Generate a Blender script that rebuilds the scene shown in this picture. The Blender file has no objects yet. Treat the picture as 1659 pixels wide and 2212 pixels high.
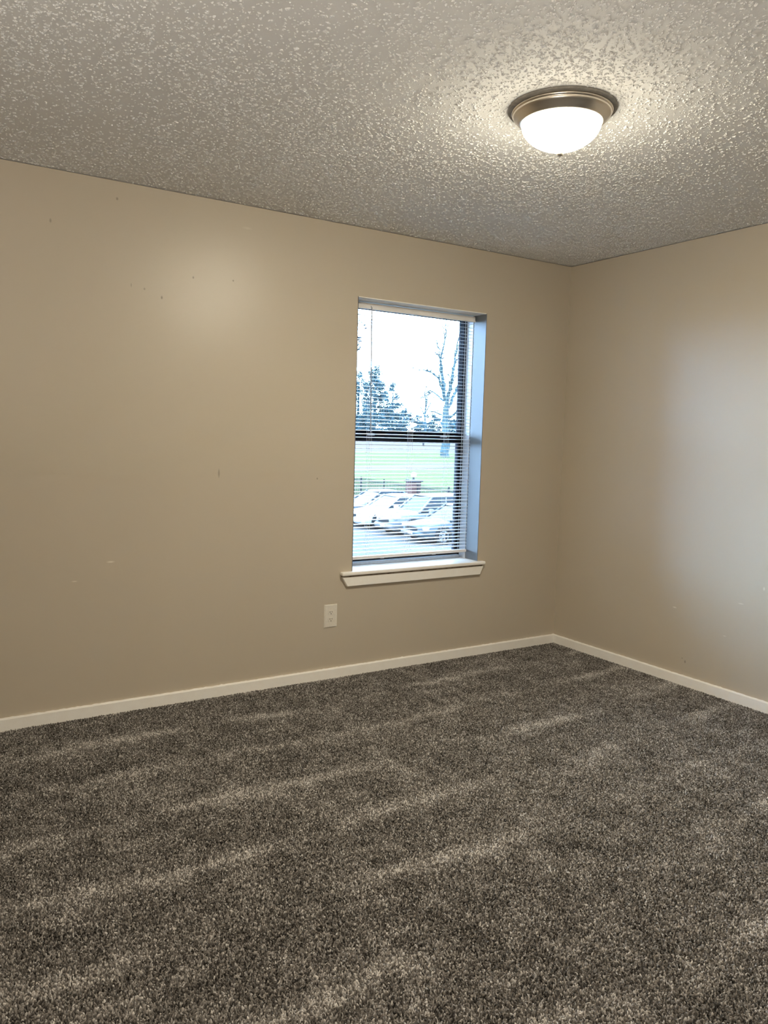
import bpy, bmesh, math, random
import numpy as np
from mathutils import Vector, Matrix, Euler

C = bpy.context.scene.collection
PI = math.pi
random.seed(7)
rng = np.random.default_rng(7)

# ---------------------------------------------------------------- camera
CAM = Vector((-3.72124, -3.72636, 1.34434))
YAW, PITCH, ROLL, FPX = 0.564085, -0.0985057, 0.0271079, 1697.45
fw = Vector((math.sin(YAW)*math.cos(PITCH), math.cos(YAW)*math.cos(PITCH), math.sin(PITCH)))
rt0 = Vector((math.cos(YAW), -math.sin(YAW), 0)); up0 = rt0.cross(fw)
rt = rt0*math.cos(ROLL) + up0*math.sin(ROLL)
up = up0*math.cos(ROLL) - rt0*math.sin(ROLL)
cd = bpy.data.cameras.new('camera'); cam = bpy.data.objects.new('camera', cd); C.objects.link(cam)
cd.sensor_width = 36; cd.lens = FPX/2212*36; cd.clip_start = .05; cd.clip_end = 2000
cam.matrix_world = Matrix(((rt.x, up.x, -fw.x, CAM.x), (rt.y, up.y, -fw.y, CAM.y), (rt.z, up.z, -fw.z, CAM.z), (0, 0, 0, 1)))
bpy.context.scene.camera = cam

# ---------------------------------------------------------------- sky, lamp levels, exposure
SKY = (0.61, 1.0, 1.52); SKY_STRENGTH = 33
LAMP_COL = (1.0, 0.91, 0.72); LAMP_STRENGTH = 435
UPLIGHT_COL = (1.0, 0.96, 0.90); UPLIGHT_POWER = 86
w = bpy.data.worlds.new('overcast_sky'); bpy.context.scene.world = w; w.use_nodes = True
w.node_tree.nodes['Background'].inputs[0].default_value = (*SKY, 1)
w.node_tree.nodes['Background'].inputs[1].default_value = SKY_STRENGTH
vs = bpy.context.scene.view_settings
vs.view_transform = 'Standard'; vs.look = 'None'; vs.gamma = 1; vs.use_curve_mapping = False; vs.exposure = 0.0
bpy.context.scene.cycles.max_bounces = 10
bpy.context.scene.cycles.diffuse_bounces = 6
bpy.context.scene.cycles.transparent_max_bounces = 16
bpy.context.scene.cycles.sample_clamp_indirect = 10

# ---------------------------------------------------------------- materials
def nt(m): return m.node_tree.nodes, m.node_tree.links
def mat(name, col, rough=.5, spec=.5, metal=0, noise=None, bump=None, col2=None):
    """principled; noise=(scale, amount 0..1 mix to col2); bump=(scale, strength, distance)"""
    m = bpy.data.materials.new(name); m.use_nodes = True
    N, L = nt(m); b = N['Principled BSDF']
    b.inputs['Base Color'].default_value = (*col, 1); b.inputs['Roughness'].default_value = rough
    b.inputs['Specular IOR Level'].default_value = spec; b.inputs['Metallic'].default_value = metal
    tc = N.new('ShaderNodeTexCoord')
    if noise:
        n = N.new('ShaderNodeTexNoise'); n.inputs['Scale'].default_value = noise[0]; n.inputs['Detail'].default_value = 5
        L.new(tc.outputs['Object'], n.inputs['Vector'])
        mr = N.new('ShaderNodeMapRange'); mr.inputs['From Min'].default_value = .35; mr.inputs['From Max'].default_value = .65
        mr.inputs['To Max'].default_value = noise[1]
        L.new(n.outputs[0], mr.inputs['Value'])
        mx = N.new('ShaderNodeMix'); mx.data_type = 'RGBA'
        mx.inputs['A'].default_value = (*col, 1); mx.inputs['B'].default_value = (*(col2 or tuple(c*.6 for c in col)), 1)
        L.new(mr.outputs[0], mx.inputs['Factor']); L.new(mx.outputs['Result'], b.inputs['Base Color'])
    if bump:
        n = N.new('ShaderNodeTexNoise'); n.inputs['Scale'].default_value = bump[0]; n.inputs['Detail'].default_value = 3
        L.new(tc.outputs['Object'], n.inputs['Vector'])
        bp = N.new('ShaderNodeBump'); bp.inputs['Strength'].default_value = bump[1]; bp.inputs['Distance'].default_value = bump[2]
        L.new(n.outputs[0], bp.inputs['Height']); L.new(bp.outputs[0], b.inputs['Normal'])
    return m

def wall_mat(name, col, marks):
    """painted drywall: roller stipple, faint patchy sheen, small knocks and scuffs (x, z or y, z ; radii ; colour)"""
    m = mat(name, col, rough=.38, spec=.5, noise=(1.3, .35), col2=tuple(c*.93 for c in col), bump=(300, .05, .002))
    N, L = nt(m); b = N['Principled BSDF']
    cur = b.inputs['Base Color'].links[0].from_socket
    g = N.new('ShaderNodeNewGeometry')
    rn = N.new('ShaderNodeTexNoise'); rn.inputs['Scale'].default_value = 3.5; rn.inputs['Detail'].default_value = 6
    L.new(g.outputs['Position'], rn.inputs['Vector'])
    mr = N.new('ShaderNodeMapRange'); mr.inputs['To Min'].default_value = .33; mr.inputs['To Max'].default_value = .41
    L.new(rn.outputs[0], mr.inputs['Value']); L.new(mr.outputs[0], b.inputs['Roughness'])
    for (p, rad, c, a) in marks:
        s = N.new('ShaderNodeVectorMath'); s.operation = 'SUBTRACT'; s.inputs[1].default_value = p
        L.new(g.outputs['Position'], s.inputs[0])
        d = N.new('ShaderNodeVectorMath'); d.operation = 'DIVIDE'; d.inputs[1].default_value = rad
        L.new(s.outputs[0], d.inputs[0])
        ln = N.new('ShaderNodeVectorMath'); ln.operation = 'LENGTH'; L.new(d.outputs[0], ln.inputs[0])
        k = N.new('ShaderNodeMapRange'); k.inputs['From Min'].default_value = 1; k.inputs['From Max'].default_value = .3
        k.inputs['To Max'].default_value = a
        L.new(ln.outputs['Value'], k.inputs['Value'])
        mx = N.new('ShaderNodeMix'); mx.data_type = 'RGBA'; mx.inputs['B'].default_value = (*c, 1)
        L.new(k.outputs[0], mx.inputs['Factor']); L.new(cur, mx.inputs['A']); cur = mx.outputs['Result']
    L.new(cur, b.inputs['Base Color'])
    return m

def glass_mat(name, tint=(1, 1, 1)):
    m = bpy.data.materials.new(name); m.use_nodes = True
    N, L = nt(m); N.remove(N['Principled BSDF'])
    t = N.new('ShaderNodeBsdfTransparent'); t.inputs[0].default_value = (*tint, 1)
    g = N.new('ShaderNodeBsdfGlossy'); g.inputs['Roughness'].default_value = .02
    f = N.new('ShaderNodeFresnel'); f.inputs[0].default_value = 1.45
    mx = N.new('ShaderNodeMixShader'); L.new(f.outputs[0], mx.inputs[0]); L.new(t.outputs[0], mx.inputs[1]); L.new(g.outputs[0], mx.inputs[2])
    L.new(mx.outputs[0], N['Material Output'].inputs[0])
    return m

def emit_mat(name, col, s, rim, z0, z1):
    """frosted bowl lit from inside: its bulbs sit low, so the rim under the pan glows less"""
    m = bpy.data.materials.new(name); m.use_nodes = True
    N, L = nt(m); b = N['Principled BSDF']
    b.inputs['Base Color'].default_value = (.9, .88, .84, 1); b.inputs['Roughness'].default_value = .25
    b.inputs['Emission Color'].default_value = (*col, 1); b.inputs['Emission Strength'].default_value = s
    tc = N.new('ShaderNodeTexCoord'); sx = N.new('ShaderNodeSeparateXYZ'); L.new(tc.outputs['Object'], sx.inputs[0])
    mr = N.new('ShaderNodeMapRange'); mr.inputs['From Min'].default_value = z0; mr.inputs['From Max'].default_value = z1
    
    mr.inputs['To Min'].default_value = rim; mr.inputs['To Max'].default_value = 1
    pw = N.new('ShaderNodeMath'); pw.operation = 'POWER'; pw.inputs[1].default_value = 2.4
    ml = N.new('ShaderNodeMath'); ml.operation = 'MULTIPLY'; ml.inputs[1].default_value = s
    L.new(sx.outputs['Z'], mr.inputs['Value']); L.new(mr.outputs[0], pw.inputs[0]); L.new(pw.outputs[0], ml.inputs[0]); L.new(ml.outputs[0], b.inputs['Emission Strength'])
    return m

def tint_mat(name, stops, rough, spec):
    """colour picked per tuft or bump from its own stored tint"""
    m = mat(name, stops[0][1], rough, spec)
    N, L = nt(m); b = N['Principled BSDF']
    a = N.new('ShaderNodeAttribute'); a.attribute_type = 'INSTANCER'; a.attribute_name = 'tint'
    r = N.new('ShaderNodeValToRGB'); e = r.color_ramp.elements
    e[0].position, e[0].color = stops[0][0], (*stops[0][1], 1); e[1].position, e[1].color = stops[-1][0], (*stops[-1][1], 1)
    for p, c in stops[1:-1]:
        q = e.new(p); q.color = (*c, 1)
    L.new(a.outputs['Fac'], r.inputs[0]); L.new(r.outputs[0], b.inputs['Base Color'])
    return m

WALL = (0.52, 0.455, 0.36)
DARKM = (.16, .13, .10); PALE = (.75, .70, .60)
marks_back = [((-2.337, 0, 1.13), (.007, 1, .028), DARKM, .5), ((-2.86, 0, .72), (.022, 1, .006), PALE, .8), ((-3.02, 0, .64), (.016, 1, .004), PALE, .7),
              ((-2.62, 0, 1.95), (.006, 1, .010), DARKM, .7), ((-2.47, 0, 2.06), (.006, 1, .008), DARKM, .6), ((-2.27, 0, 2.07), (.006, 1, .006), DARKM, .7),
              ((-3.10, 0, 2.22), (.006, 1, .012), DARKM, .5), ((-2.82, 0, 2.36), (.007, 1, .009), DARKM, .6), ((-2.70, 0, 1.98), (.006, 1, .007), DARKM, .5),
              ((-1.79, 0, 1.10), (.006, 1, .007), DARKM, .6), ((-2.20, 0, 2.33), (.03, 1, .008), PALE, .25), ((-2.76, 0, 1.99), (.004, 1, .012), DARKM, .4)]
marks_right = [((0, -1.02, .13), (1, .007, .011), DARKM, .6), ((0, -1.00, .145), (1, .005, .006), DARKM, .5), ((0, -.93, .42), (1, .016, .005), PALE, .8),
               ((0, -1.33, .52), (1, .02, .005), PALE, .5), ((0, -1.25, .33), (1, .012, .004), PALE, .5), ((0, -1.45, .62), (1, .007, .012), PALE, .6)]
M = {}
M['wall_back'] = wall_mat('beige_wall_paint', WALL, marks_back)
M['wall_right'] = wall_mat('beige_wall_paint_right', WALL, marks_right)
M['ceil'] = mat('ceiling_paint', (.66, .65, .63), .85, .2, noise=(2, .25), bump=(220, .2, .003), col2=(.62, .61, .59))
M['trim'] = mat('white_trim_paint', (.92, .90, .85), .38, .5, noise=(25, .3), col2=(.85, .81, .74), bump=(140, .15, .002))
M['reveal'] = mat('darkened_reveal_paint', (.145, .156, .166), .45, .5, bump=(160, .1, .002))  # white jambs darkened in colour to offset the overbright sky
M['slat'] = mat('white_blind_vinyl', (.84, .85, .86), .35, .5, noise=(9, .2), col2=(.78, .78, .78))
M['slat_solid'] = mat('white_vinyl_liner', (.70, .72, .74), .4, .4, noise=(9, .2), col2=(.64, .66, .68))
def translucent(m, amount):
    N, L = nt(m); b = N['Principled BSDF']; t = N.new('ShaderNodeBsdfTranslucent'); t.inputs[0].default_value = (.8, .8, .8, 1)
    mx = N.new('ShaderNodeMixShader'); mx.inputs[0].default_value = amount
    L.new(b.outputs[0], mx.inputs[1]); L.new(t.outputs[0], mx.inputs[2]); L.new(mx.outputs[0], N['Material Output'].inputs[0])
translucent(M['slat'], .4)
M['rail'] = mat('cream_blind_rail', (.78, .75, .71), .35, .5, noise=(14, .25), col2=(.7, .68, .64))
M['cord'] = mat('white_cord', (.8, .8, .8), .7, .2)
M['wand'] = mat('clear_grey_wand', (.35, .36, .38), .2, .6)
M['alu'] = mat('dark_bronze_aluminium', (.010, .010, .013), .85, .08, noise=(60, .4), col2=(.016, .016, .02))
M['alu_light'] = mat('mill_aluminium', (.5, .52, .55), .4, .5, noise=(60, .3))
M['glass'] = glass_mat('window_glass')
M['outlet'] = mat('white_outlet_plastic', (.74, .70, .62), .35, .5, noise=(120, .15))
M['seam'] = mat('shadow_gap_brown', (.16, .12, .085), .9, .1, noise=(40, .7), col2=(.42, .36, .28))
M['slot'] = mat('dark_slot', (.02, .017, .014), .6, .3)
M['nickel'] = mat('brushed_nickel', (.68, .62, .54), .30, .5, metal=1, bump=(90, .04, .001))
M['gasket'] = mat('grey_gasket', (.20, .185, .16), .8, .2, noise=(60, .5), col2=(.35, .32, .27))
M['dome'] = emit_mat('lit_frosted_glass', LAMP_COL, LAMP_STRENGTH, .13, -.044, -.129)
M['carpet_base'] = mat('carpet_backing', (.045, .038, .031), .95, .05, noise=(160, .6))
M['tuft'] = tint_mat('carpet_yarn', [(0, (.020, .018, .016)), (.33, (.122, .111, .100)), (.68, (.275, .256, .235)), (1, (.62, .59, .555))], .9, .08)
M['popcorn'] = tint_mat('popcorn_paint', [(0, (.62, .61, .59)), (1, (.69, .68, .66))], .8, .25)
M['asphalt'] = mat('asphalt', (.028, .027, .026), .8, 0, noise=(.25, .7), col2=(.048, .044, .040))
M['lawn'] = mat('winter_lawn', (.033, .038, .016), .9, 0, noise=(.06, .8), col2=(.038, .036, .020))
M['dirt'] = mat('bare_field', (.044, .033, .030), .95, 0, noise=(.05, .6), col2=(.038, .034, .028))
M['iron'] = mat('black_iron', (.0079, .0086, .0094), .7, .05)
M['brickwork'] = mat('red_brick', (.0329, .0171, .0149), .9, .02, noise=(6, .4), col2=(.0390, .0219, .0180))
M['stone'] = mat('concrete_cap', (.0171, .0171, .0187), .8, .05, noise=(5, .3))
M['globe'] = mat('white_globe', (.2700, .2700, .2700), .3, .5)
M['bark'] = mat('haze_tinted_bark', (.0220, .0352, .0392), .95, .02, noise=(3, .5))  # distance haze painted as blue-green in the bark colour
M['needles'] = mat('haze_tinted_needles', (.0147, .0284, .0323), .9, .02, noise=(.4, .6), col2=(.0235, .0392, .0431))  # blue cast of haze mixed into the needle colour
M['shrub'] = mat('haze_tinted_foliage', (.0176, .0313, .0361), .9, .02, noise=(.2, .6), col2=(.0244, .0392, .0431))  # far crowns carry the haze blue in their base colour
M['leaf'] = mat('brown_leaf', (.0094, .0110, .0125), .9, .02)
M['tyre'] = mat('tyre_rubber', (.0046, .0046, .0046), .8, .05)
M['hub'] = mat('alloy_wheel', (.0469, .0469, .0469), .5, .1)
M['carglass'] = mat('car_glass', (.0046, .0070, .0086), .15, .05)
M['lamp_lens'] = mat('headlight_lens', (.2250, .2340, .2400), .1, .6)
M['blacktrim'] = mat('black_plastic', (.0055, .0055, .0055), .7, .05)
M['plate'] = mat('plate_white', (.2400, .2400, .2400), .4, .4)
M['ext'] = mat('exterior_brick_skin', (.0900, .0600, .0480), .9, .1, noise=(12, .5))
M['pole'] = mat('weathered_pole', (.0156, .0156, .0156), .9, .02)

# ---------------------------------------------------------------- mesh helpers
def obj(name, bm, m, parent=None, smooth=False):
    me = bpy.data.meshes.new(name)
    if isinstance(bm, bmesh.types.BMesh):
        bm.to_mesh(me); bm.free()
    else:
        me.from_pydata(*bm)
    me.update()
    if smooth: me.shade_smooth()
    me.materials.append(m)
    o = bpy.data.objects.new(name, me); C.objects.link(o)
    if parent: o.parent = parent
    return o
def empty(name, loc=(0, 0, 0), rz=0):
    o = bpy.data.objects.new(name, None); C.objects.link(o); o.location = loc; o.rotation_euler.z = rz
    o.empty_display_size = .1
    return o
def tag(o, label=None, cat=None, group=None, kind=None):
    for k, v in (('label', label), ('category', cat), ('group', group), ('kind', kind)):
        if v: o[k] = v
    return o
def struct(o, label=None): return tag(o, label, None, None, 'structure')
def add_box(bm, x0, x1, y0, y1, z0, z1, bev=0, seg=1):
    t = bmesh.new()
    bmesh.ops.create_cube(t, size=1)
    for v in t.verts:
        v.co = Vector(((x0+x1)/2+v.co.x*(x1-x0), (y0+y1)/2+v.co.y*(y1-y0), (z0+z1)/2+v.co.z*(z1-z0)))
    if bev: bmesh.ops.bevel(t, geom=list(t.edges), offset=bev, segments=seg, affect='EDGES', profile=.5)
    me = bpy.data.meshes.new('tmp'); t.to_mesh(me); t.free(); bm.from_mesh(me); bpy.data.meshes.remove(me)
    return bm
def box(*a, **k): return add_box(bmesh.new(), *a, **k)
def prism(bm, pts, y0, y1):
    """polygon in x,z extruded from y0 to y1"""
    a = [bm.verts.new((x, y0, z)) for x, z in pts]; b = [bm.verts.new((x, y1, z)) for x, z in pts]
    n = len(pts)
    bm.faces.new(a); bm.faces.new(b[::-1])
    for i in range(n): bm.faces.new((a[i], b[i], b[(i+1) % n], a[(i+1) % n]))
    bmesh.ops.recalc_face_normals(bm, faces=bm.faces)
    return bm
def lathe(prof, n=48):
    """profile of (r, z) turned about z"""
    bm = bmesh.new(); rings = []
    for r, z in prof:
        if r < 1e-6: rings.append([bm.verts.new((0, 0, z))])
        else: rings.append([bm.verts.new((r*math.cos(2*PI*i/n), r*math.sin(2*PI*i/n), z)) for i in range(n)])
    for a, b in zip(rings, rings[1:]):
        for i in range(n):
            j = (i+1) % n
            if len(a) == 1 and len(b) == 1: continue
            if len(a) == 1: bm.faces.new((a[0], b[i], b[j]))
            elif len(b) == 1: bm.faces.new((a[i], b[0], a[j]))
            else: bm.faces.new((a[i], b[i], b[j], a[j]))
    bmesh.ops.recalc_face_normals(bm, faces=bm.faces)
    return bm
def tube_mesh(segs, n=5):
    """list of (p0, r0, p1, r1) -> verts, faces"""
    V, F = [], []
    for p0, r0, p1, r1 in segs:
        p0, p1 = Vector(p0), Vector(p1); d = (p1-p0)
        if d.length < 1e-6: continue
        d.normalize(); a = d.orthogonal().normalized(); b = d.cross(a); k = len(V)
        for p, r in ((p0, r0), (p1, r1)):
            for i in range(n):
                t = 2*PI*i/n; V.append(p+(a*math.cos(t)+b*math.sin(t))*r)
        for i in range(n):
            j = (i+1) % n; F.append((k+i, k+j, k+n+j, k+n+i))
        F.append(tuple(k+i for i in range(n))[::-1]); F.append(tuple(k+n+i for i in range(n)))
    return V, [], F
def link_copy(src, parent=None, loc=None):
    c = src.copy(); C.objects.link(c)
    if parent and c.parent != parent: c.parent = parent
    if loc is not None: c.location = loc
    return c

# ---------------------------------------------------------------- scattered small pieces (yarn tufts, popcorn bumps)
def scatter(name, pts, rot, scl, tint, proto, m, parent):
    me = bpy.data.meshes.new(name); me.from_pydata([tuple(p) for p in pts], [], [])
    for an, ty, dat, fld in (('rot', 'FLOAT_VECTOR', rot, 'vector'), ('scl', 'FLOAT_VECTOR', scl, 'vector'), ('tint', 'FLOAT', tint, 'value')):
        a = me.attributes.new(an, ty, 'POINT'); a.data.foreach_set(fld, np.asarray(dat, np.float32).ravel())
    me.materials.append(m)
    o = bpy.data.objects.new(name, me); C.objects.link(o); o.parent = parent
    g = bpy.data.node_groups.new(name, 'GeometryNodeTree')
    g.interface.new_socket('Geometry', in_out='INPUT', socket_type='NodeSocketGeometry')
    g.interface.new_socket('Geometry', in_out='OUTPUT', socket_type='NodeSocketGeometry')
    N, L = g.nodes, g.links
    gi, go = N.new('NodeGroupInput'), N.new('NodeGroupOutput')
    ip = N.new('GeometryNodeInstanceOnPoints')
    ar = N.new('GeometryNodeInputNamedAttribute'); ar.data_type = 'FLOAT_VECTOR'; ar.inputs[0].default_value = 'rot'
    as_ = N.new('GeometryNodeInputNamedAttribute'); as_.data_type = 'FLOAT_VECTOR'; as_.inputs[0].default_value = 'scl'
    sm = N.new('GeometryNodeSetMaterial'); sm.inputs['Material'].default_value = m
    ss = N.new('GeometryNodeSetShadeSmooth')
    if proto == 'tuft':
        c = N.new('GeometryNodeMeshUVSphere'); c.inputs['Segments'].default_value = 7; c.inputs['Rings'].default_value = 5; c.inputs['Radius'].default_value = 1
        geo = c.outputs['Mesh']
    else:
        jn = N.new('GeometryNodeJoinGeometry')
        for k in range(4):
            s = N.new('GeometryNodeMeshIcoSphere'); s.inputs['Radius'].default_value = 1; s.inputs['Subdivisions'].default_value = 3
            sp = N.new('GeometryNodeSetPosition'); ps = N.new('GeometryNodeInputPosition')
            ad = N.new('ShaderNodeVectorMath'); ad.operation = 'ADD'; ad.inputs[1].default_value = (7.3*k, 3.1*k, 5.7*k)
            no = N.new('ShaderNodeTexNoise'); no.inputs['Scale'].default_value = .9; no.inputs['Detail'].default_value = 1
            L.new(ps.outputs[0], ad.inputs[0]); L.new(ad.outputs[0], no.inputs['Vector'])
            mr = N.new('ShaderNodeMapRange'); mr.inputs['From Min'].default_value = .3; mr.inputs['From Max'].default_value = .7
            mr.inputs['To Min'].default_value = .45; mr.inputs['To Max'].default_value = 1.5
            L.new(no.outputs[0], mr.inputs['Value'])
            sc = N.new('ShaderNodeVectorMath'); sc.operation = 'SCALE'; L.new(ps.outputs[0], sc.inputs[0]); L.new(mr.outputs[0], sc.inputs['Scale'])
            L.new(s.outputs[0], sp.inputs['Geometry']); L.new(sc.outputs[0], sp.inputs['Position'])
            gt = N.new('GeometryNodeGeometryToInstance'); 
            s1 = N.new('GeometryNodeSetShadeSmooth'); L.new(sp.outputs[0], s1.inputs[0])
            m1 = N.new('GeometryNodeSetMaterial'); m1.inputs['Material'].default_value = m; L.new(s1.outputs[0], m1.inputs[0])
            L.new(m1.outputs[0], gt.inputs[0]); L.new(gt.outputs[0], jn.inputs[0])
        geo = jn.outputs[0]
        ip.inputs['Pick Instance'].default_value = True
    if proto == 'tuft':
        L.new(geo, ss.inputs[0]); L.new(ss.outputs[0], sm.inputs[0]); L.new(sm.outputs[0], ip.inputs['Instance'])
    else:
        L.new(geo, ip.inputs['Instance'])
    L.new(gi.outputs[0], ip.inputs['Points']); L.new(ar.outputs[0], ip.inputs['Rotation']); L.new(as_.outputs[0], ip.inputs['Scale'])
    L.new(ip.outputs[0], go.inputs[0])
    md = o.modifiers.new('scatter', 'NODES'); md.node_group = g
    return o

# ================================================================ ROOM SHELL
HH = 2.44
X0, Y0 = -4.55, -4.55
WX0, WX1, WZ0, WZ1, WT = -1.565, -0.675, 0.585, 2.077, 0.26
floor = struct(obj('floor', box(X0-.2, .2, Y0-.2, 0.0, -.16, -.011), M['carpet_base']), 'grey-brown cut pile carpet over the whole room')
ceil = struct(obj('ceiling', box(X0-.2, .2, Y0-.2, WT, HH, HH+.12), M['ceil']), 'off-white popcorn textured ceiling')

bm = bmesh.new()
TOPG = HH-.0035
for a in ((X0-.2, WX0, 0, WT, -.16, TOPG), (WX1, .2, 0, WT, -.16, TOPG), (WX0, WX1, 0, WT, -.16, WZ0-.02), (WX0, WX1, 0, WT, WZ1, TOPG), (X0-.2, .2, .04, WT, TOPG, HH)):
    add_box(bm, *a)
wall_back = struct(obj('wall_back', bm, M['wall_back']), 'beige window wall lit warm by the ceiling lamp')
bm = bmesh.new(); add_box(bm, 0, .2, Y0-.2, 0, -.16, TOPG); add_box(bm, .04, .2, Y0-.2, 0, TOPG, HH)
wall_right = struct(obj('wall_right', bm, M['wall_right']), 'beige side wall lit cool by the window')
wall_left = struct(obj('wall_left', box(X0-.2, X0, Y0, 0, -.16, HH), M['wall_right']))
wall_front = struct(obj('wall_front', box(X0-.2, .2, Y0-.2, Y0, -.16, HH), M['wall_right']))

# outside skin of the building: the storey below
struct(obj('wall_exterior', box(X0-.2, .2, Y0-.2, WT, -2.95, -.165), M['ext']))

# baseboards: flat painted board, eased top, slightly ragged caulk line
BH, BT = .051, .016
def baseboard(name, length, tm, seed, label):
    r = random.Random(seed); n = int(length/.012)
    bm = bmesh.new(); prev = None
    for i in range(n+1):
        x = length*i/n; j = r.gauss(0, .0006)+(.0015 if r.random() < .02 else 0)
        prof = [(0, -.03), (BT, -.03), (BT, BH-.003), (BT*.82, BH-.0006), (BT*.25, BH+j*.5), (0, BH+.0012+j)]
        cur = [bm.verts.new(tm(x, d, z)) for d, z in prof]
        if prev:
            for k in range(len(prof)-1): bm.faces.new((prev[k], cur[k], cur[k+1], prev[k+1]))
        prev = cur
    bmesh.ops.recalc_face_normals(bm, faces=bm.faces)
    return struct(obj(name, bm, M['trim']), label)
baseboard('baseboard_back', -X0, lambda x, d, z: (-x, -d, z), 1, 'white baseboard along the window wall')
baseboard('baseboard_right', -Y0, lambda x, d, z: (-d, -x, z), 2, 'white baseboard along the right wall')
baseboard('baseboard_left', -Y0, lambda x, d, z: (X0+d, -x, z), 3, 'white baseboard along the left wall')

# ---- carpet pile: one cut yarn tuft per point, brushed in rows by the vacuum cleaner
def pile():
    sp = .0047
    xs = np.arange(-4.0, -.016, sp); ys = np.arange(-3.3, -.016, sp)
    X, Y = np.meshgrid(xs, ys); P = np.stack([X.ravel(), Y.ravel()], 1)
    P += rng.uniform(-.5, .5, P.shape)*sp
    # keep what the room's view reaches, plus a generous step to each side
    d = P-np.array([CAM.x, CAM.y]); dist = np.hypot(d[:, 0], d[:, 1])
    keep = (dist > 1.45) & (P[:, 0]*.53+P[:, 1]*.85 > -3.72*.53-3.73*.85+1.35)
    keep &= (P[:, 0] < -.017) & (P[:, 1] < -.017)
    P = P[keep]; n = len(P)
    # vacuum rows run along x, 0.36 m apart; the nap lies the other way in narrow, broken ridges between rows
    def vnoise(x, y, s, seed):
        r = np.random.default_rng(seed); g = r.uniform(-1, 1, (64, 64))
        u, v = x/s+100, y/s+100; i, j = np.floor(u).astype(int), np.floor(v).astype(int); a, b = u-i, v-j
        a, b = a*a*(3-2*a), b*b*(3-2*b)
        q = lambda ii, jj: g[ii % 64, jj % 64]
        return (q(i, j)*(1-a)+q(i+1, j)*a)*(1-b)+(q(i, j+1)*(1-a)+q(i+1, j+1)*a)*b
    x, y = P[:, 0], P[:, 1]
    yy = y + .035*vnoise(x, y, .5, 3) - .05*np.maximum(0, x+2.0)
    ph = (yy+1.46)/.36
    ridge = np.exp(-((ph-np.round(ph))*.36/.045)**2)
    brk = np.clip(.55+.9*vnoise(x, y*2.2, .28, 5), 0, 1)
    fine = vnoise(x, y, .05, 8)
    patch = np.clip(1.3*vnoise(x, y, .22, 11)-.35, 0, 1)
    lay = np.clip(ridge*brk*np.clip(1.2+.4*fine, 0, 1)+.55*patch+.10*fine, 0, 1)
    # lay 0: nap leans away from the window; lay 1: nap leans back towards the camera
    ang = .30-.75*lay + rng.normal(0, .28, n)
    ang2 = rng.normal(0, .34, n)
    rot = np.stack([ang, ang2, rng.uniform(0, 2*PI, n)], 1)
    # euler XYZ: z spin first, then lean
    s = rng.uniform(.75, 1.3, n)
    scl = np.stack([.0030*s, .0024*s*rng.uniform(.7, 1.2, n), .0072*rng.uniform(.85, 1.15, n)], 1)
    tint = np.clip(rng.beta(1.5, 1.9, n)+.08*fine+.27*lay-.02, 0, 1)   # nap sheen painted in: paler yarn where the nap leans back
    pts = np.stack([x, y, np.full(n, -.0072)+rng.normal(0, .0006, n)], 1)
    return pts, rot, scl, tint
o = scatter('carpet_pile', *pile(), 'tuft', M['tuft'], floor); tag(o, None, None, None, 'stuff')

# ---- popcorn ceiling: sprayed bumps
def popcorn():
    n = 125000
    P = np.stack([rng.uniform(-4.2, -.003, n), rng.uniform(-2.95, -.003, n)], 1)
    dens = .5+.5*np.sin(P[:, 0]*3.1+1.3*np.sin(P[:, 1]*2.3))*np.sin(P[:, 1]*2.7+.7*np.sin(P[:, 0]*1.9))
    P = P[rng.random(n) < .30+.70*dens]
    d = np.hypot(P[:, 0]+1.782, P[:, 1]+1.705); P = P[d > .183]; n = len(P)
    r = np.clip(rng.lognormal(math.log(.0023), .42, n), .0010, .0056)
    scl = np.stack([r*rng.uniform(.8, 1.5, n), r*rng.uniform(.6, 1.1, n), np.minimum(r*rng.uniform(.60, .98, n), .0034)], 1)
    rot = np.stack([np.zeros(n), np.zeros(n), rng.uniform(0, 2*PI, n)], 1)
    return np.stack([P[:, 0], P[:, 1], np.full(n, HH)], 1), rot, scl, rng.random(n)
o = scatter('popcorn_texture', *popcorn(), 'bump', M['popcorn'], ceil); tag(o, None, None, None, 'stuff')

# ================================================================ WINDOW
win = empty('window_1', ((WX0+WX1)/2, 0, WZ0)); struct(win, 'single-hung window in a deep white reveal, dark frame')
def wpart(name, bm, m, parent=win, smooth=False):
    o = obj(name, bm, m, None, smooth); o.parent = parent
    o.matrix_parent_inverse = Matrix.Translation(-Vector(win.location))
    return o
# painted drywall returns
RT = .004
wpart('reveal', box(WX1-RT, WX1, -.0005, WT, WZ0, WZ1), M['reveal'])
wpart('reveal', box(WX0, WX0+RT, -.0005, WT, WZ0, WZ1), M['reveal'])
wpart('reveal', box(WX0+RT, WX1-RT, -.0005, WT, WZ1-RT, WZ1), M['trim'])
wpart('jamb_liner', box(WX1-RT-.003, WX1-RT, .118, .179, WZ0+.0012, WZ1-RT-.001), M['slat_solid'])
wpart('jamb_liner', box(WX0+RT, WX0+RT+.003, .118, .179, WZ0+.0012, WZ1-RT-.001), M['slat_solid'])
# stool with horns and eased nose, apron with mitred ends below
bm = bmesh.new()
add_box(bm, WX0, WX1, -.004, WT, WZ0-.02, WZ0+.001)
add_box(bm, -1.640, -.636, -.034, -.0003, WZ0-.019, WZ0+.0015, bev=.006, seg=2)
wpart('sill', bm, M['trim'])
bm = bmesh.new(); prism(bm, [(-1.632, .5555), (-1.600, .5035), (-.664, .5035), (-.640, .5555)], -.020, -.0003)
bmesh.ops.bevel(bm, geom=[e for e in bm.edges if all(v.co.y < -.012 for v in e.verts)], offset=.003, segments=1, affect='EDGES')
wpart('apron', bm, M['trim'])
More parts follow.
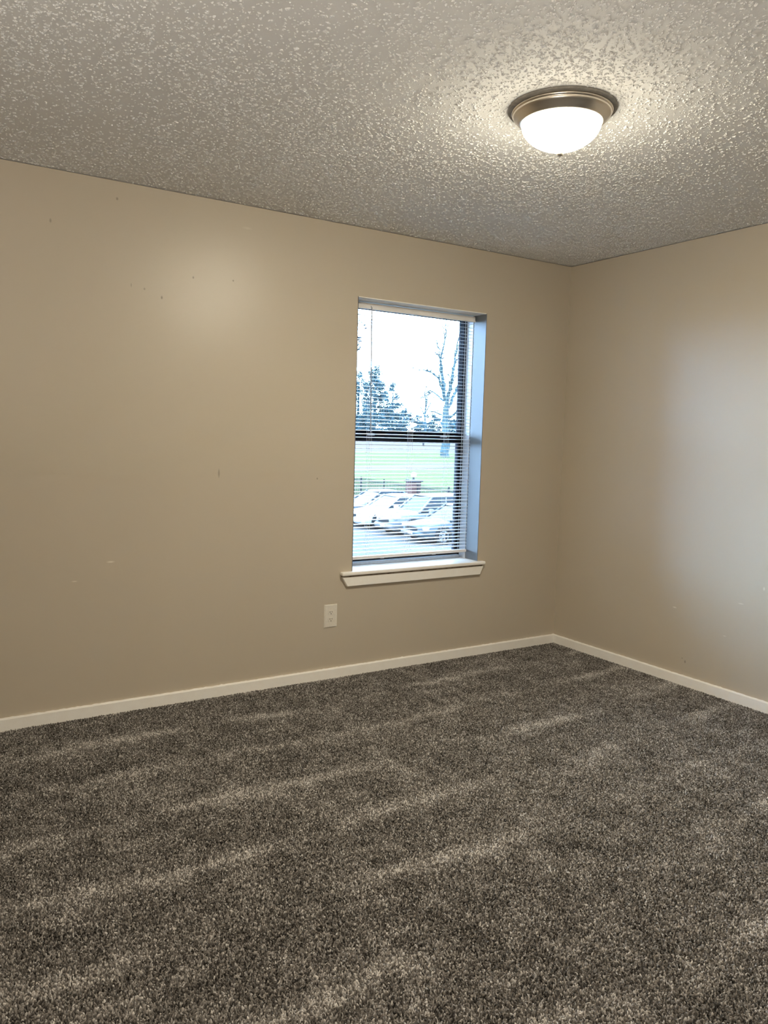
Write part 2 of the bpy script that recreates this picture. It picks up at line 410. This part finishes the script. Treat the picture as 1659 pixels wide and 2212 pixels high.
# shadow gap between stool and apron: its shade painted as a thin recessed brown strip
wpart('shadow_gap_strip', box(-1.630, -.645, -.012, -.0003, .5550, WZ0-.0185), M['seam'])
# aluminium frame, two sashes
FY0, FY1, FW = .180, .235, .022
bm = bmesh.new()
add_box(bm, WX0+RT, WX0+RT+FW, FY0, FY1, WZ0, WZ1-RT, bev=.002); add_box(bm, WX1-RT-FW, WX1-RT, FY0, FY1, WZ0, WZ1-RT, bev=.002)
add_box(bm, WX0+RT+FW, WX1-RT-FW, FY0, FY1, WZ1-RT-FW, WZ1-RT, bev=.002)
wpart('window_frame', bm, M['alu'])
wpart('track_liner', box(WX1-RT-.016, WX1-RT-.0125, FY0-.004, FY0+.002, WZ0+.03, WZ1-.03), M['alu_light'])
wpart('frame_sill', box(WX0+RT+FW, WX1-RT-FW, FY0-.03, FY1, WZ0+.0012, WZ0+.021, bev=.003), M['alu_light'])
MZ = 1.333
IX0, IX1 = WX0+RT+FW, WX1-RT-FW
up_s = wpart('upper_sash', box(IX0, IX1, .206, .226, MZ-.004, MZ+.030, bev=.002), M['alu'])
lo = bmesh.new(); add_box(lo, IX0, IX1, .176, .200, MZ-.032, MZ+.018, bev=.002); add_box(lo, IX0, IX1, .176, .200, WZ0+.021, WZ0+.047, bev=.002)
add_box(lo, IX0, IX0+.018, .176, .200, WZ0+.047, MZ-.032); add_box(lo, IX1-.018, IX1, .176, .200, WZ0+.047, MZ-.032)
lo_s = wpart('lower_sash', lo, M['alu'])
for nm, par, a in (('pane', up_s, (IX0, IX1, .214, .218, MZ+.03, WZ1-RT-FW)), ('pane', lo_s, (IX0+.018, IX1-.018, .186, .190, WZ0+.047, MZ-.032))):
    g = obj(nm, box(*a), M['glass'], par); g.matrix_parent_inverse = Matrix.Identity(4)
for fx in (-1.36, -.84):
    l = obj('sash_latch', box(fx-.025, fx+.025, .166, .176, MZ+.002, MZ+.014, bev=.003), M['alu_light'], lo_s)

# ---- mini blind
blind = empty('window_blind', ((WX0+WX1)/2, .11, WZ1-.005))
tag(blind, 'white mini blind with open horizontal slats in the window', 'blind')
def bpart(name, bm, m, smooth=False, parent=blind):
    o = obj(name, bm, m, parent, smooth); o.matrix_parent_inverse = Matrix.Translation(-Vector(blind.location)); return o
BX0, BX1, BY = WX0+.013, WX1-.0125, .110
bm = bmesh.new()
add_box(bm, BX0-.003, BX1+.003, BY-.0145, BY+.0135, 2.037, 2.0668, bev=.0025)
add_box(bm, BX0-.003, BX1+.003, BY-.0175, BY-.0145, 2.034, 2.041)
bpart('headrail', bm, M['rail'])
bm = bmesh.new(); add_box(bm, BX0, BX1, BY-.0135, BY+.0125, .6285, .6465, bev=.004, seg=2); bpart('bottom_rail', bm, M['rail'])
# slats: slightly crowned, tilted a few degrees (outer edge up)
def slat_mesh():
    V, F = [], []; n = 6; tilt = math.radians(6)
    for x in (BX0, BX1):
        for i in range(n+1):
            s = (i/n-.5)*.025; z = .0016*(1-(2*i/n-1)**2)
            V.append((x, BY+s*math.cos(tilt)-z*math.sin(tilt), s*math.sin(tilt)+z*math.cos(tilt)))
    for i in range(n): F.append((i, i+1, n+2+i, n+1+i))
    k = len(V); V += [(a, b, c-.0005) for a, b, c in V]
    F += [tuple(k+q for q in f)[::-1] for f in F]
    for i in range(n): F.append((i, k+i, k+i+1, i+1)); F.append((n+1+i, n+2+i, k+n+2+i, k+n+1+i))
    F.append((0, n+1, k+n+1, k)); F.append((n, k+n, k+2*n+1, 2*n+1))
    return V, [], F
s0 = bpart('slat', slat_mesh(), M['slat'], smooth=False)
PITCH_S = .0205; z = .668; first = True
while z < 2.030:
    s = s0 if first else link_copy(s0, blind)
    first = False
    s.location = (random.uniform(-.0012, .0012), 0, z+random.uniform(-.0006, .0006)); s.rotation_euler.y = random.gauss(0, .0006)
    z += PITCH_S
for cx in (-1.405, -1.125, -.862):
    seg = [((cx+dx, BY+dy, .64), .0007, (cx+dx, BY+dy, 2.045), .0007) for dx, dy in ((-.006, -.0138), (.006, -.0138), (0, .0138), (-.010, .0138))]
    bpart('ladder_cord', tube_mesh(seg, 5), M['cord'])
for cx in (-1.30, -.93):
    bpart('rail_clip', box(cx-.012, cx+.012, BY-.006, BY+.006, .6255, .6288), M['slat'])
wd = bpart('tilt_wand', tube_mesh([((-1.425, BY-.024, 2.042), .0036, (-1.415, BY-.026, 1.352), .0036), ((-1.425, BY-.015, 2.050), .002, (-1.425, BY-.026, 2.040), .002)], 6), M['wand'])

# ================================================================ OUTLET
OX, OZ, OW, OH = -1.6935, .3465, .080, .127
out = empty('wall_outlet', (OX, 0, OZ)); tag(out, 'white duplex power outlet low on the wall left of the window', 'outlet')
bm = box(-OW/2, OW/2, -.006, 0, -OH/2, OH/2)
bmesh.ops.bevel(bm, geom=[e for e in bm.edges if all(v.co.y < -.003 for v in e.verts)], offset=.0035, segments=2, affect='EDGES')
obj('cover_plate', bm, M['outlet'], out)
for dz in (.0195, -.0195):
    pts = []
    for i in range(24):
        t = 2*PI*i/24; pts.append((.0172*math.cos(t), max(-.0115, min(.0115, .0172*math.sin(t)))+dz))
    bm = bmesh.new(); prism(bm, pts, -.0078, -.0055)
    r = obj('receptacle', bm, M['outlet'], out)
    for sx, sw, sh in ((-.0064, .0013, .0045), (.0064, .0011, .0036)):
        obj('slot', box(sx-sw, sx+sw, -.0081, -.0070, dz+.003-sh, dz+.003+sh), M['slot'], r)
    bm = bmesh.new(); prism(bm, [(.0026*math.cos(2*PI*i/10), dz-.0072+.0026*math.sin(2*PI*i/10)) for i in range(10)], -.0081, -.0070)
    obj('ground_hole', bm, M['slot'], r)
bm = bmesh.new(); prism(bm, [(.0022*math.cos(2*PI*i/10), .0022*math.sin(2*PI*i/10)) for i in range(10)], -.0068, -.0055)
obj('screw', bm, M['outlet'], out)

# ================================================================ CEILING LIGHT
lx, ly = -1.7823, -1.7050
lamp = empty('ceiling_light', (lx, ly, HH)); tag(lamp, 'flush ceiling light with brushed nickel pan and glowing white glass bowl', 'light fixture')
obj('gasket', lathe([(.150, 0), (.179, 0), (.1795, -.003), (.178, -.006), (.165, -.007), (.150, -.007)], 72), M['gasket'], lamp, True)
obj('pan', lathe([(.160, -.006), (.1650, -.0085), (.1665, -.012), (.1655, -.0155), (.1625, -.0170), (.1615, -.0185), (.1625, -.0205), (.1610, -.0245),
                  (.1560, -.0300), (.1480, -.0365), (.1425, -.042), (.1400, -.045), (.1375, -.0475), (.1345, -.0478), (.1325, -.045), (.1325, -.02)], 72), M['nickel'], lamp, True)
dp = []
for i in range(15):
    t = i/14*PI/2; dp.append((.1325*math.cos(t)**1.12 if i < 14 else 0, -.044-.089*math.sin(t)))
obj('glass_bowl', lathe(dp, 64), M['dome'], lamp, True)
obj('finial', lathe([(0, -.128), (.0125, -.129), (.0140, -.1345), (.0110, -.138), (.0125, -.142), (.0110, -.1475), (.006, -.1505), (0, -.151)], 20), M['nickel'], lamp, True)

# ================================================================ ADDED UPLIGHT (unseen lamp put in as ceiling fill, out of the frame)
fl = empty('added_uplight', (-4.28, -3.75, -.011)); tag(fl, 'added unseen uplight for ceiling fill by the left wall', 'lamp')
obj('base', lathe([(0, 0), (.14, 0), (.14, .015), (.03, .03), (0, .03)], 32), M['nickel'], fl, True)
obj('pole', lathe([(0, .03), (.012, .03), (.012, .90), (0, .90)], 16), M['nickel'], fl, True)
obj('shade', lathe([(.015, .88), (.09, .91), (.15, .98), (.155, 1.00), (.150, 1.00), (.085, .92), (.015, .895)], 40), M['nickel'], fl, True)
hd = bpy.data.lights.new('fill_disk', 'AREA'); hd.shape = 'DISK'; hd.size = .22; hd.energy = UPLIGHT_POWER; hd.color = UPLIGHT_COL  # area light added to brighten the ceiling
hl = bpy.data.objects.new('fill_disk', hd); C.objects.link(hl); hl.parent = fl; hl.location = (0, 0, .992); hl.rotation_euler.x = PI

# ================================================================ OUTSIDE
G = -2.9
def at(x, y, axis, v):
    """point of the plane axis = v seen at pixel x, y of the 1659 x 2212 frame"""
    d = fw+rt*((x-829.5)/FPX)-up*((y-1106)/FPX); return CAM+d*((v-CAM[axis])/d[axis])
struct(obj('parking_lot', box(-40, 22.3, WT+.3, 90, G-.3, G), M['asphalt']), 'wet grey parking lot below the window')
struct(obj('lawn', box(22.3, 700, -150, 900, G-.3, G+.03), M['lawn']), 'green lawn beyond the fence')
A_, B_ = at(700, 989, 2, G), at(1060, 985, 2, G)
u = (B_-A_).normalized(); v_ = Vector((-u.y, u.x, 0)); 
def strip(name, d0, d1, m, label):
    c = at(880, 939+d0, 2, G); c2 = at(880, 939+d1, 2, G)
    pts = [c-u*350, c+u*350, c2+u*900, c2-u*900]
    bm = bmesh.new(); a = [bm.verts.new((p.x, p.y, G+.06)) for p in pts]; f = bm.faces.new(a)
    e = bmesh.ops.extrude_face_region(bm, geom=[f]); bmesh.ops.translate(bm, verts=[q for q in e['geom'] if isinstance(q, bmesh.types.BMVert)], vec=(0, 0, -.3))
    bmesh.ops.recalc_face_normals(bm, faces=bm.faces)
    return struct(obj(name, bm, m), label)
cf = at(880, 974, 2, G); dr = Vector((cf.x-CAM.x, cf.y-CAM.y, 0)).normalized()
def rise(dd, z, hw): 
    c = Vector((CAM.x, CAM.y, z))+dr*dd; return [c-u*hw, c+u*hw]
bm = bmesh.new(); rows = [[bm.verts.new(p) for p in rise(*q)] for q in ((190, G+.05, 400), (215, -1.3, 450), (245, -.55, 500), (900, -.5, 1500))]
fs = [bm.faces.new((a[0], a[1], b[1], b[0])) for a, b in zip(rows, rows[1:])]
e = bmesh.ops.extrude_face_region(bm, geom=fs); bmesh.ops.translate(bm, verts=[q for q in e['geom'] if isinstance(q, bmesh.types.BMVert)], vec=(0, 0, -.6))
bmesh.ops.recalc_face_normals(bm, faces=bm.faces)
struct(obj('ground_field', bm, M['dirt']), 'bare pinkish field rising to the trees')
strip('ground_path', 76, 66, M['dirt'], 'worn path across the lawn')

# ---- iron fence either side of a brick gate pillar; it runs along y at x = 22.6
FX = 22.6
def fence(y0, y1, label):
    o = empty('iron_fence', (FX, (y0+y1)/2, G)); tag(o, label, 'fence', 'iron fences beside the brick pillar')
    def part(name, bm): 
        q = obj(name, bm, M['iron'], o); q.matrix_parent_inverse = Matrix.Translation(-Vector(o.location)); return q
    for z in (.15, 1.18): part('rail', box(FX-.02, FX+.02, y0, y1, G+z-.02, G+z+.02))
    bm = bmesh.new(); add_box(bm, FX-.013, FX+.013, -.013, .013, G+.06, G+1.32)
    t = bmesh.ops.create_cone(bm, segments=4, radius1=.024, radius2=0, depth=.08, matrix=Matrix.Translation((FX, 0, G+1.36)))
    p0 = part('picket', bm); n = int((y1-y0)/.125); c = p0
    for i in range(n):
        if i: c = link_copy(p0, o)
        c.location.y = y0+.06+i*.125
    bm = box(FX-.04, FX+.04, -.04, .04, G, G+1.45, bev=.01); q0 = part('post', bm)
    k = int((y1-y0)/2.5)
    for i in range(k+1):
        q = q0 if i == 0 else link_copy(q0, o)
        q.location.y = y0+.05+(y1-y0-.1)*i/k
fence(35.1, 46.5, 'black iron picket fence behind the white car, left of the brick pillar')
fence(22.0, 34.3, 'black iron picket fence behind the grey cars, right of the brick pillar')
pil = empty('brick_pillar', (FX, 34.7, G)); tag(pil, 'square brick pillar with flat cap and white globe lamp', 'pillar')
obj('shaft', box(-.33, .33, -.33, .33, 0, 1.50, bev=.01), M['brickwork'], pil)
bm = bmesh.new(); add_box(bm, -.42, .42, -.42, .42, 1.50, 1.58, bev=.01); add_box(bm, -.34, .34, -.34, .34, 1.58, 1.63, bev=.01); obj('cap', bm, M['stone'], pil)
obj('lamp_neck', lathe([(0, 1.63), (.08, 1.63), (.05, 1.70), (.07, 1.74), (0, 1.74)], 12), M['stone'], pil)
obj('globe', lathe([(.17*math.sin(i/10*PI), 1.89-.17*math.cos(i/10*PI)) for i in range(11)], 16), M['globe'], pil, True)

# ---- parked cars: noses towards -x, seen from their left side
def car(paint, suv, label, loc, dz=0.0):
    o = empty('parked_car', loc); tag(o, label, 'car')
    mp = mat('car_paint', paint, .35, .12, noise=(1.5, .1))
    Hh = 1.68 if suv else 1.47; belt = .98 if suv else .92; hood = .95 if suv else .82; L_ = 4.6; hw = .90
    # lower body: stations along x (0 = nose) of half width and top height
    st = [(0, .60, .36, .66), (.10, .74, .24, .76), (.40, .86, .22, hood-.06), (1.15, hw, .24, hood+.03), (1.45, hw, .24, belt), (2.4, hw, .24, belt+.02), (3.5, hw, .24, belt+.04), (4.2, .86, .26, belt+.02), (4.5, .78, .32, belt-.08), (L_, .70, .42, belt-.2)]
    bm = bmesh.new(); prev = None
    for x, h, zb, zt in st:
        m_ = (zb+zt)/2+.06
        sec = [(-h*.9, zb), (-h, zb+.10), (-h, m_), (-h*.965, zt-.06), (-h*.88, zt), (0, zt+.035), (h*.88, zt), (h*.965, zt-.06), (h, m_), (h, zb+.10), (h*.9, zb)]
        cur = [bm.verts.new((x, y, z)) for y, z in sec]
        if prev:
            for k in range(len(sec)): bm.faces.new((prev[k], prev[(k+1) % len(sec)], cur[(k+1) % len(sec)], cur[k]))
        else: bm.faces.new(cur)
        prev = cur
    bm.faces.new(prev[::-1]); bmesh.ops.recalc_face_normals(bm, faces=bm.faces)
    obj('body', bm, mp, o, True)
    # greenhouse: dark glass tub, painted roof skin and pillars
    xb0, xb1 = (1.25, 4.35) if suv else (1.30, 4.05)
    xt0, xt1 = (2.05, 4.0) if suv else (2.15, 3.35)
    wb, wt = hw*.93, hw*.74
    def quad4(x0, x1, w0, z0, X0_, X1_, W0, z1):
        bm = bmesh.new()
        a = [bm.verts.new(p) for p in ((x0, -w0, z0), (x1, -w0, z0), (x1, w0, z0), (x0, w0, z0))]
        b = [bm.verts.new(p) for p in ((X0_, -W0, z1), (X1_, -W0, z1), (X1_, W0, z1), (X0_, W0, z1))]
        bm.faces.new(a[::-1]); bm.faces.new(b)
        for i in range(4): bm.faces.new((a[i], a[(i+1) % 4], b[(i+1) % 4], b[i]))
        return bm
    def panel(name, quad, m_):
        q = [Vector(p) for p in quad]; nrm = (q[1]-q[0]).cross(q[2]-q[0]).normalized(); cen = sum(q, Vector())/4
        if nrm.dot(cen-Vector(((xb0+xb1)/2, 0, belt+.2))) < 0: nrm = -nrm
        bm = bmesh.new(); A = [bm.verts.new(p) for p in q]; B = [bm.verts.new(p-nrm*.03) for p in q]
        bm.faces.new(A); bm.faces.new(B[::-1])
        for i in range(4): bm.faces.new((A[i], B[i], B[(i+1) % 4], A[(i+1) % 4]))
        bmesh.ops.recalc_face_normals(bm, faces=bm.faces); return obj(name, bm, m_, o)
    z0_, z1_ = belt-.02, Hh-.05
    panel('windshield', ((xb0, -wb, z0_), (xb0, wb, z0_), (xt0, wt, z1_), (xt0, -wt, z1_)), M['carglass'])
    panel('rear_window', ((xb1, -wb, z0_), (xb1, wb, z0_), (xt1, wt, z1_), (xt1, -wt, z1_)), M['carglass'])
    for sd in (-1, 1):
        panel('side_window', ((xb0, sd*wb, z0_), (2.65, sd*wb, z0_), (2.75, sd*wt, z1_), (xt0, sd*wt, z1_)), M['carglass'])
        panel('side_window', ((2.65, sd*wb, z0_), (xb1, sd*wb, z0_), (xt1, sd*wt, z1_), (2.75, sd*wt, z1_)), M['carglass'])
    bm = quad4(xt0-.10, xt1+.10, wt+.03, Hh-.075, xt0+.12, xt1-.12, wt-.10, Hh)
    bmesh.ops.bevel(bm, geom=list(bm.edges), offset=.03, segments=2, affect='EDGES'); obj('roof', bm, mp, o, True)
    for s in (-1, 1):
        V = lambda t, x0, x1: Vector((x0+(x1-x0)*t, s*(wb+(wt-wb)*t), belt-.02+(Hh-.05-belt+.02)*t))
        segs = [(V(0, xb0, xt0), .05, V(1, xb0, xt0), .045), (V(0, 2.65, 2.75), .045, V(1, 2.65, 2.75), .04), (V(0, 3.55, 3.4), .05, V(1, 3.55, 3.4 if suv else 3.2), .05), (V(0, xb1, xt1), .09, V(1, xb1, xt1), .07)]
        for sg in segs: obj('roof_pillar', tube_mesh([(sg[0], sg[1], sg[2], sg[3])], 6), mp, o)
        obj('side_mirror', box(1.62, 1.80, s*(hw+.14)-.10, s*(hw+.14)+.10, belt+.02, belt+.17, bev=.04, seg=2), mp, o, True)
        obj('headlight', box(.06, .42, s*.66-.14, s*.66+.14, hood-.24, hood-.10, bev=.04, seg=2), M['lamp_lens'], o, True)
        for wx in (.92, 3.65):
            ar = lathe([(.30, -.02), (.395, -.02), (.395, .03), (.30, .03)], 24)
            a_ = obj('wheel_arch', ar, M['blacktrim'], o, True); a_.location = (wx, s*(hw-.005), .345); a_.rotation_euler.x = PI/2
            wh = obj('wheel', lathe([(.0, -.10), (.26, -.10), (.32, -.07), (.33, 0), (.32, .07), (.26, .10), (.20, .09), (0, .09)], 24), M['tyre'], o, True)
            wh.location = (wx, s*(hw-.075), .33); wh.rotation_euler.x = -s*PI/2
            bm = lathe([(0, .115), (.05, .118), (.06, .10), (0, .09)], 16)
            for k in range(5):
                t = 2*PI*k/5; R_ = Matrix.Rotation(t, 4, 'Z'); b2 = box(.03, .205, -.028, .028, .092, .112, bev=.006)
                b2.transform(R_); me = bpy.data.meshes.new('t'); b2.to_mesh(me); b2.free(); bm.from_mesh(me); bpy.data.meshes.remove(me)
            me = bpy.data.meshes.new('t'); r2 = lathe([(.195, .092), (.195, .112), (.225, .108), (.225, .09)], 24); r2.to_mesh(me); r2.free(); bm.from_mesh(me); bpy.data.meshes.remove(me)
            obj('hubcap', bm, M['hub'], wh)
    obj('grille', box(-.015, .06, -.42, .42, .52, .68, bev=.02), M['blacktrim'], o)
    obj('bumper', box(-.05, .25, -.72, .72, .30, .50, bev=.06, seg=2), mp, o, True)
    obj('licence_plate', box(-.065, -.045, -.16, .16, .38, .50), M['plate'], o)
    for s in (-1, 1): obj('door_handle', box(2.42, 2.58, s*(hw+.01)-.012, s*(hw+.01)+.012, belt-.14, belt-.11), mp, o)
    obj('wheel_well_liner', box(.55, 1.30, -.80, .80, .20, .40), M['blacktrim'], o)
    return o
car((.006, .009, .012), False, 'dark blue sedan parked beyond the white car', (14.6, 29.6, G))
car((.19, .19, .19), False, 'white sedan parked second from the left in the row', (13.93, 26.9-.0, G))
car((.038, .038, .038), True, 'light silver crossover parked between the white and blue-grey cars', (14.0, 24.3, G))
car((.012, .016, .018), False, 'blue-grey sedan parked nearest in the row', (13.66, 21.7, G))

# ---- trees
def branch_tree(name, label, base, limbs, seed, levels, group=None, ns=4, r0=.5, twig=.03):
    r = random.Random(seed); o = empty(name, base); tag(o, label, 'tree', group)
    trunk, tw = [], []
    def grow(p, d, length, rad, lv):
        n = 4; q = Vector(p); dd = Vector(d).normalized(); rr = rad
        for i in range(n):
            nd = (dd+Vector((r.gauss(0, .13), r.gauss(0, .13), r.gauss(0.05, .10)))).normalized()
            e = q+nd*length/n; r2 = max(rad*(1-.75*(i+1)/n), twig*.5)
            (trunk if lv >= levels-1 else tw).append((q, rr, e, r2))
            if lv > 0:
                for _ in range(2 if lv > 1 else 3):
                    if r.random() < .85:
                        ax = Vector((r.gauss(0, 1), r.gauss(0, 1), r.gauss(0, .6))).normalized()
                        bd = (nd*.75+ax*.75).normalized()
                        grow(e, bd, length*r.uniform(.32, .6), max(r2*.55, twig*.6), lv-1)
            q, dd, rr = e, nd, r2
    for (p0, p1, ra, rb, lv) in limbs:
        p0, p1 = Vector(p0), Vector(p1)
        mid = [p0.lerp(p1, t)+Vector((r.gauss(0, 1), r.gauss(0, 1), r.gauss(0, 1)))*(p1-p0).length*.025*(0 if t in (0, 1) else 1) for t in (0, .25, .5, .75, 1)]
        for i in range(4):
            a, b = ra+(rb-ra)*i/4, ra+(rb-ra)*(i+1)/4
            trunk.append((mid[i], a, mid[i+1], b))
            if lv > 0 and i > 0:
                for _ in range(3):
                    dd = (p1-p0).normalized(); ax = Vector((r.gauss(0, 1), r.gauss(0, 1), r.gauss(.1, .5))).normalized()
                    grow(mid[i], dd*.6+ax*.9, (p1-p0).length*r.uniform(.25, .5), max(b*.5, twig), lv-1)
        if lv > 0:
            for _ in range(3):
                grow(p1, (p1-p0).normalized()*.9+Vector((r.gauss(0, .4), r.gauss(0, .4), r.gauss(0, .3))), (p1-p0).length*r.uniform(.35, .55), rb*.8, lv-1)
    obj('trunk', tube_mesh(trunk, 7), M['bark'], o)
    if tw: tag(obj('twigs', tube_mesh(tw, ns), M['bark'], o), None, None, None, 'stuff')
    return o
D = at(963, 988, 2, G); dist = (D.xy-CAM.xy).length; mp_ = dist/FPX   # metres per pixel there
W2 = rt0; DP = Vector((fw.x, fw.y, 0)).normalized()
def tl(px, py, dep=0): return W2*((px-963)*mp_)+Vector((0, 0, (988-py)*mp_))+DP*dep
limbs = [(tl(963, 992), tl(961, 925), .95, .72, 0), (tl(961, 925), tl(960, 880), .72, .62, 0), (tl(960, 880), tl(955, 841, 1), .42, .34, 1), (tl(955, 841, 1), tl(950, 809, 2), .34, .28, 2),
         (tl(950, 809, 2), tl(946, 779, 2), .28, .22, 2), (tl(946, 779, 2), tl(954, 738, 2), .20, .13, 2), (tl(954, 738, 2), tl(955, 700, 2), .13, .07, 2), (tl(946, 779, 2), tl(937, 752, 0), .15, .06, 2),
         (tl(961, 878), tl(966, 838, -2), .42, .34, 1), (tl(966, 838, -2), tl(972, 779, -3), .32, .20, 2), (tl(972, 779, -3), tl(980, 735, -3), .18, .07, 2),
         (tl(964, 882), tl(984, 837, 2), .34, .24, 1), (tl(984, 837, 2), tl(998, 795, 3), .22, .10, 2), (tl(957, 866), tl(942, 825, -2), .26, .18, 1), (tl(942, 825, -2), tl(924, 811, -3), .18, .12, 2),
         (tl(924, 811, -3), tl(892, 805, -3), .12, .05, 2), (tl(955, 868), tl(932, 847, 3), .2, .12, 1), (tl(932, 847, 3), tl(916, 859, 3), .12, .05, 2), (tl(963, 905), tl(1005, 872, -2), .26, .10, 2), (tl(958, 900), tl(930, 890, 2), .2, .07, 2)]
branch_tree('bare_tree', 'tall bare winter tree with forked trunk beyond the lawn', D, limbs, 5, 2, 'bare trees beyond the lawn', 3, twig=.055)
D2 = at(917, 962, 2, G+1.2); D2.z = G; mp2 = (D2.xy-CAM.xy).length/FPX
def t2(px, py, dep=0): return W2*((px-917)*mp2)+Vector((0, 0, (939-py)*mp2+4.2))+DP*dep
branch_tree('bare_tree', 'slim bare tree left of the tall forked tree', D2, [(t2(917, 950), t2(917, 880), .38, .25, 1), (t2(917, 880), t2(916, 822), .25, .08, 2), (t2(917, 900), t2(900, 868, 2), .2, .06, 1), (t2(917, 890), t2(935, 850, -2), .2, .06, 1), (t2(917, 915), t2(895, 900, 1), .2, .06, 1)], 9, 2, 'bare trees beyond the lawn', 3, twig=.09)

def leaf_mesh(clumps, n_per, size, seed, flat=.55):
    r = np.random.default_rng(seed); V = []; F = []
    for (c, rad) in clumps:
        n = int(n_per*max(.3, rad[0]*rad[2]))
        dirs = r.normal(size=(n, 3)); dirs /= np.linalg.norm(dirs, axis=1)[:, None]
        P = np.array(c)+dirs*np.array(rad)*(r.random((n, 1))**.45)
        A = r.normal(size=(n, 3)); A /= np.linalg.norm(A, axis=1)[:, None]; A *= size*r.uniform(.5, 1.3, (n, 1))
        B = r.normal(size=(n, 3)); B *= flat*size/np.linalg.norm(B, axis=1)[:, None]
        k = len(V)
        V += [tuple(q) for tri in zip(P-A*.5, P+B*.5, P+A*.5, P-B*.5) for q in tri]
        F += [(k+4*i, k+4*i+1, k+4*i+2, k+4*i+3) for i in range(n)]
    return V, [], F
def leafy(name, label, px, py_top, dist, wpx, seed, m, group, n_per=26, size=.7, layers=6, gappy=.3, GZ=-.62):
    """evergreen or far crown whose foot stands on the ground at a given distance"""
    r = random.Random(seed); d = fw+rt*((px-829.5)/FPX)-up*((py_top-1106)/FPX); d = d/Vector((d.x, d.y)).length
    top = CAM+d*dist; o = empty(name, (top.x, top.y, GZ)); tag(o, label, 'tree', group)
    Ht = top.z-GZ; R_ = wpx/2*dist/FPX; cl = []
    for i in range(layers):
        t = (i+.5)/layers; zz = Ht*(.10+.86*t); rr = R_*(1.0-.55*t**1.6)
        k = 5 if i < layers-1 else 2
        for j in range(k):
            if r.random() < gappy: continue
            a = r.uniform(0, 2*PI); q = rr*r.uniform(.25, .8)
            cl.append(((q*math.cos(a), q*math.sin(a), zz+r.gauss(0, Ht*.03)), (rr*.42, rr*.42, Ht*.075)))
    cl.append(((0, 0, Ht*.93), (R_*.28, R_*.28, Ht*.07)))
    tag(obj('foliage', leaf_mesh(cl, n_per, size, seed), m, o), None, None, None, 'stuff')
    segs = [((0, 0, 0), R_*.09+.1, (0, 0, Ht*.6), R_*.06+.05), ((0, 0, Ht*.6), R_*.06+.05, (0, 0, Ht*.95), .05)]
    for c, rd in cl[::2]: segs.append(((0, 0, c[2]*.85), .12, c, .04))
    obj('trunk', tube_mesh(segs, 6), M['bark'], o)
    return o
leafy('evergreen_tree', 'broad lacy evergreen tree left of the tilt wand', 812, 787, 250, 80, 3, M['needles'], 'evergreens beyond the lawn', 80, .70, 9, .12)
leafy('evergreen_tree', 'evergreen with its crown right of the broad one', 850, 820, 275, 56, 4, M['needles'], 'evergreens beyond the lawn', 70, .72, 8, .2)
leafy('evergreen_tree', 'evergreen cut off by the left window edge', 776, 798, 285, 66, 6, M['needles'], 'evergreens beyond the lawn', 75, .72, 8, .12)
far = [(766, 895, 330, 80, 'low rounded far tree under the cut off evergreen'), (806, 890, 360, 74, 'low far tree under the broad lacy evergreen'), (842, 885, 400, 70, 'low far tree under the second evergreen'),
       (874, 880, 330, 56, 'rounded far tree right of the evergreens'), (903, 896, 370, 62, 'low far tree behind the slim bare tree'), (938, 893, 330, 62, 'low far tree left of the forked trunk'),
       (972, 896, 370, 64, 'low far tree behind the forked trunk'), (1008, 900, 330, 70, 'low far tree right of the forked trunk')]
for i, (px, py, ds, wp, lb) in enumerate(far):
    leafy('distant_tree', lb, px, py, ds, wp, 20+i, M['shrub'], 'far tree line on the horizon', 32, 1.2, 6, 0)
# utility pole at the far edge of the lawn
P = at(914, 974, 2, G); o = empty('utility_pole', P); tag(o, 'thin wooden pole on the far lawn left of the forked tree', 'pole')
obj('shaft', tube_mesh([((0, 0, 0), .28, (0, 0, 3.4), .22)], 8), M['pole'], o); obj('cap', tube_mesh([((0, 0, 3.4), .3, (0, 0, 3.6), .2)], 8), M['stone'], o)

# ---- tree close to the building whose twigs hang into the window's top left corner
T = at(700, 939, 1, 14.0); o = empty('street_tree', (T.x, T.y, G)); tag(o, 'near tree with a few hanging dry leaves at the window top left', 'tree')
r = random.Random(12); segs = []; lv = []
top = Vector((0, 0, 8.5)); segs.append(((0, 0, 0), .16, (0, 0, 4), .13)); segs.append(((0, 0, 4), .13, top, .05))
def rel(px, py): return at(px, py, 1, 14.0)-Vector((T.x, T.y, G))
for (a, b) in (((700, 640), (772, 652)), ((702, 690), (779, 722)), ((702, 660), (797, 684)), ((700, 700), (776, 742))):
    A, B = rel(*a), rel(*b); segs.append(((0, 0, A.z-.6), .04, A, .025)); segs.append((A, .02, B, .006))
    for k in range(7):
        q = A.lerp(B, r.uniform(.72, 1)); e = q+Vector((r.gauss(0, .06), r.gauss(0, .1), -r.uniform(.08, .30))); segs.append((q, .004, e, .003)); lv.append(e)
obj('branches', tube_mesh(segs, 6), M['bark'], o)
V, F = [], []
for e in lv:
    for _ in range(5):
        c = e+Vector((r.gauss(0, .03), r.gauss(0, .03), r.gauss(0, .05))); a = Vector((r.gauss(0, 1), r.gauss(0, 1), r.gauss(0, 1))).normalized()*.055; b = a.orthogonal().normalized()*.03
        k = len(V); V += [c-a, c+b, c+a, c-b]; F.append((k, k+1, k+2, k+3))
tag(obj('leaves', (V, [], F), M['leaf'], o), None, None, None, 'stuff')
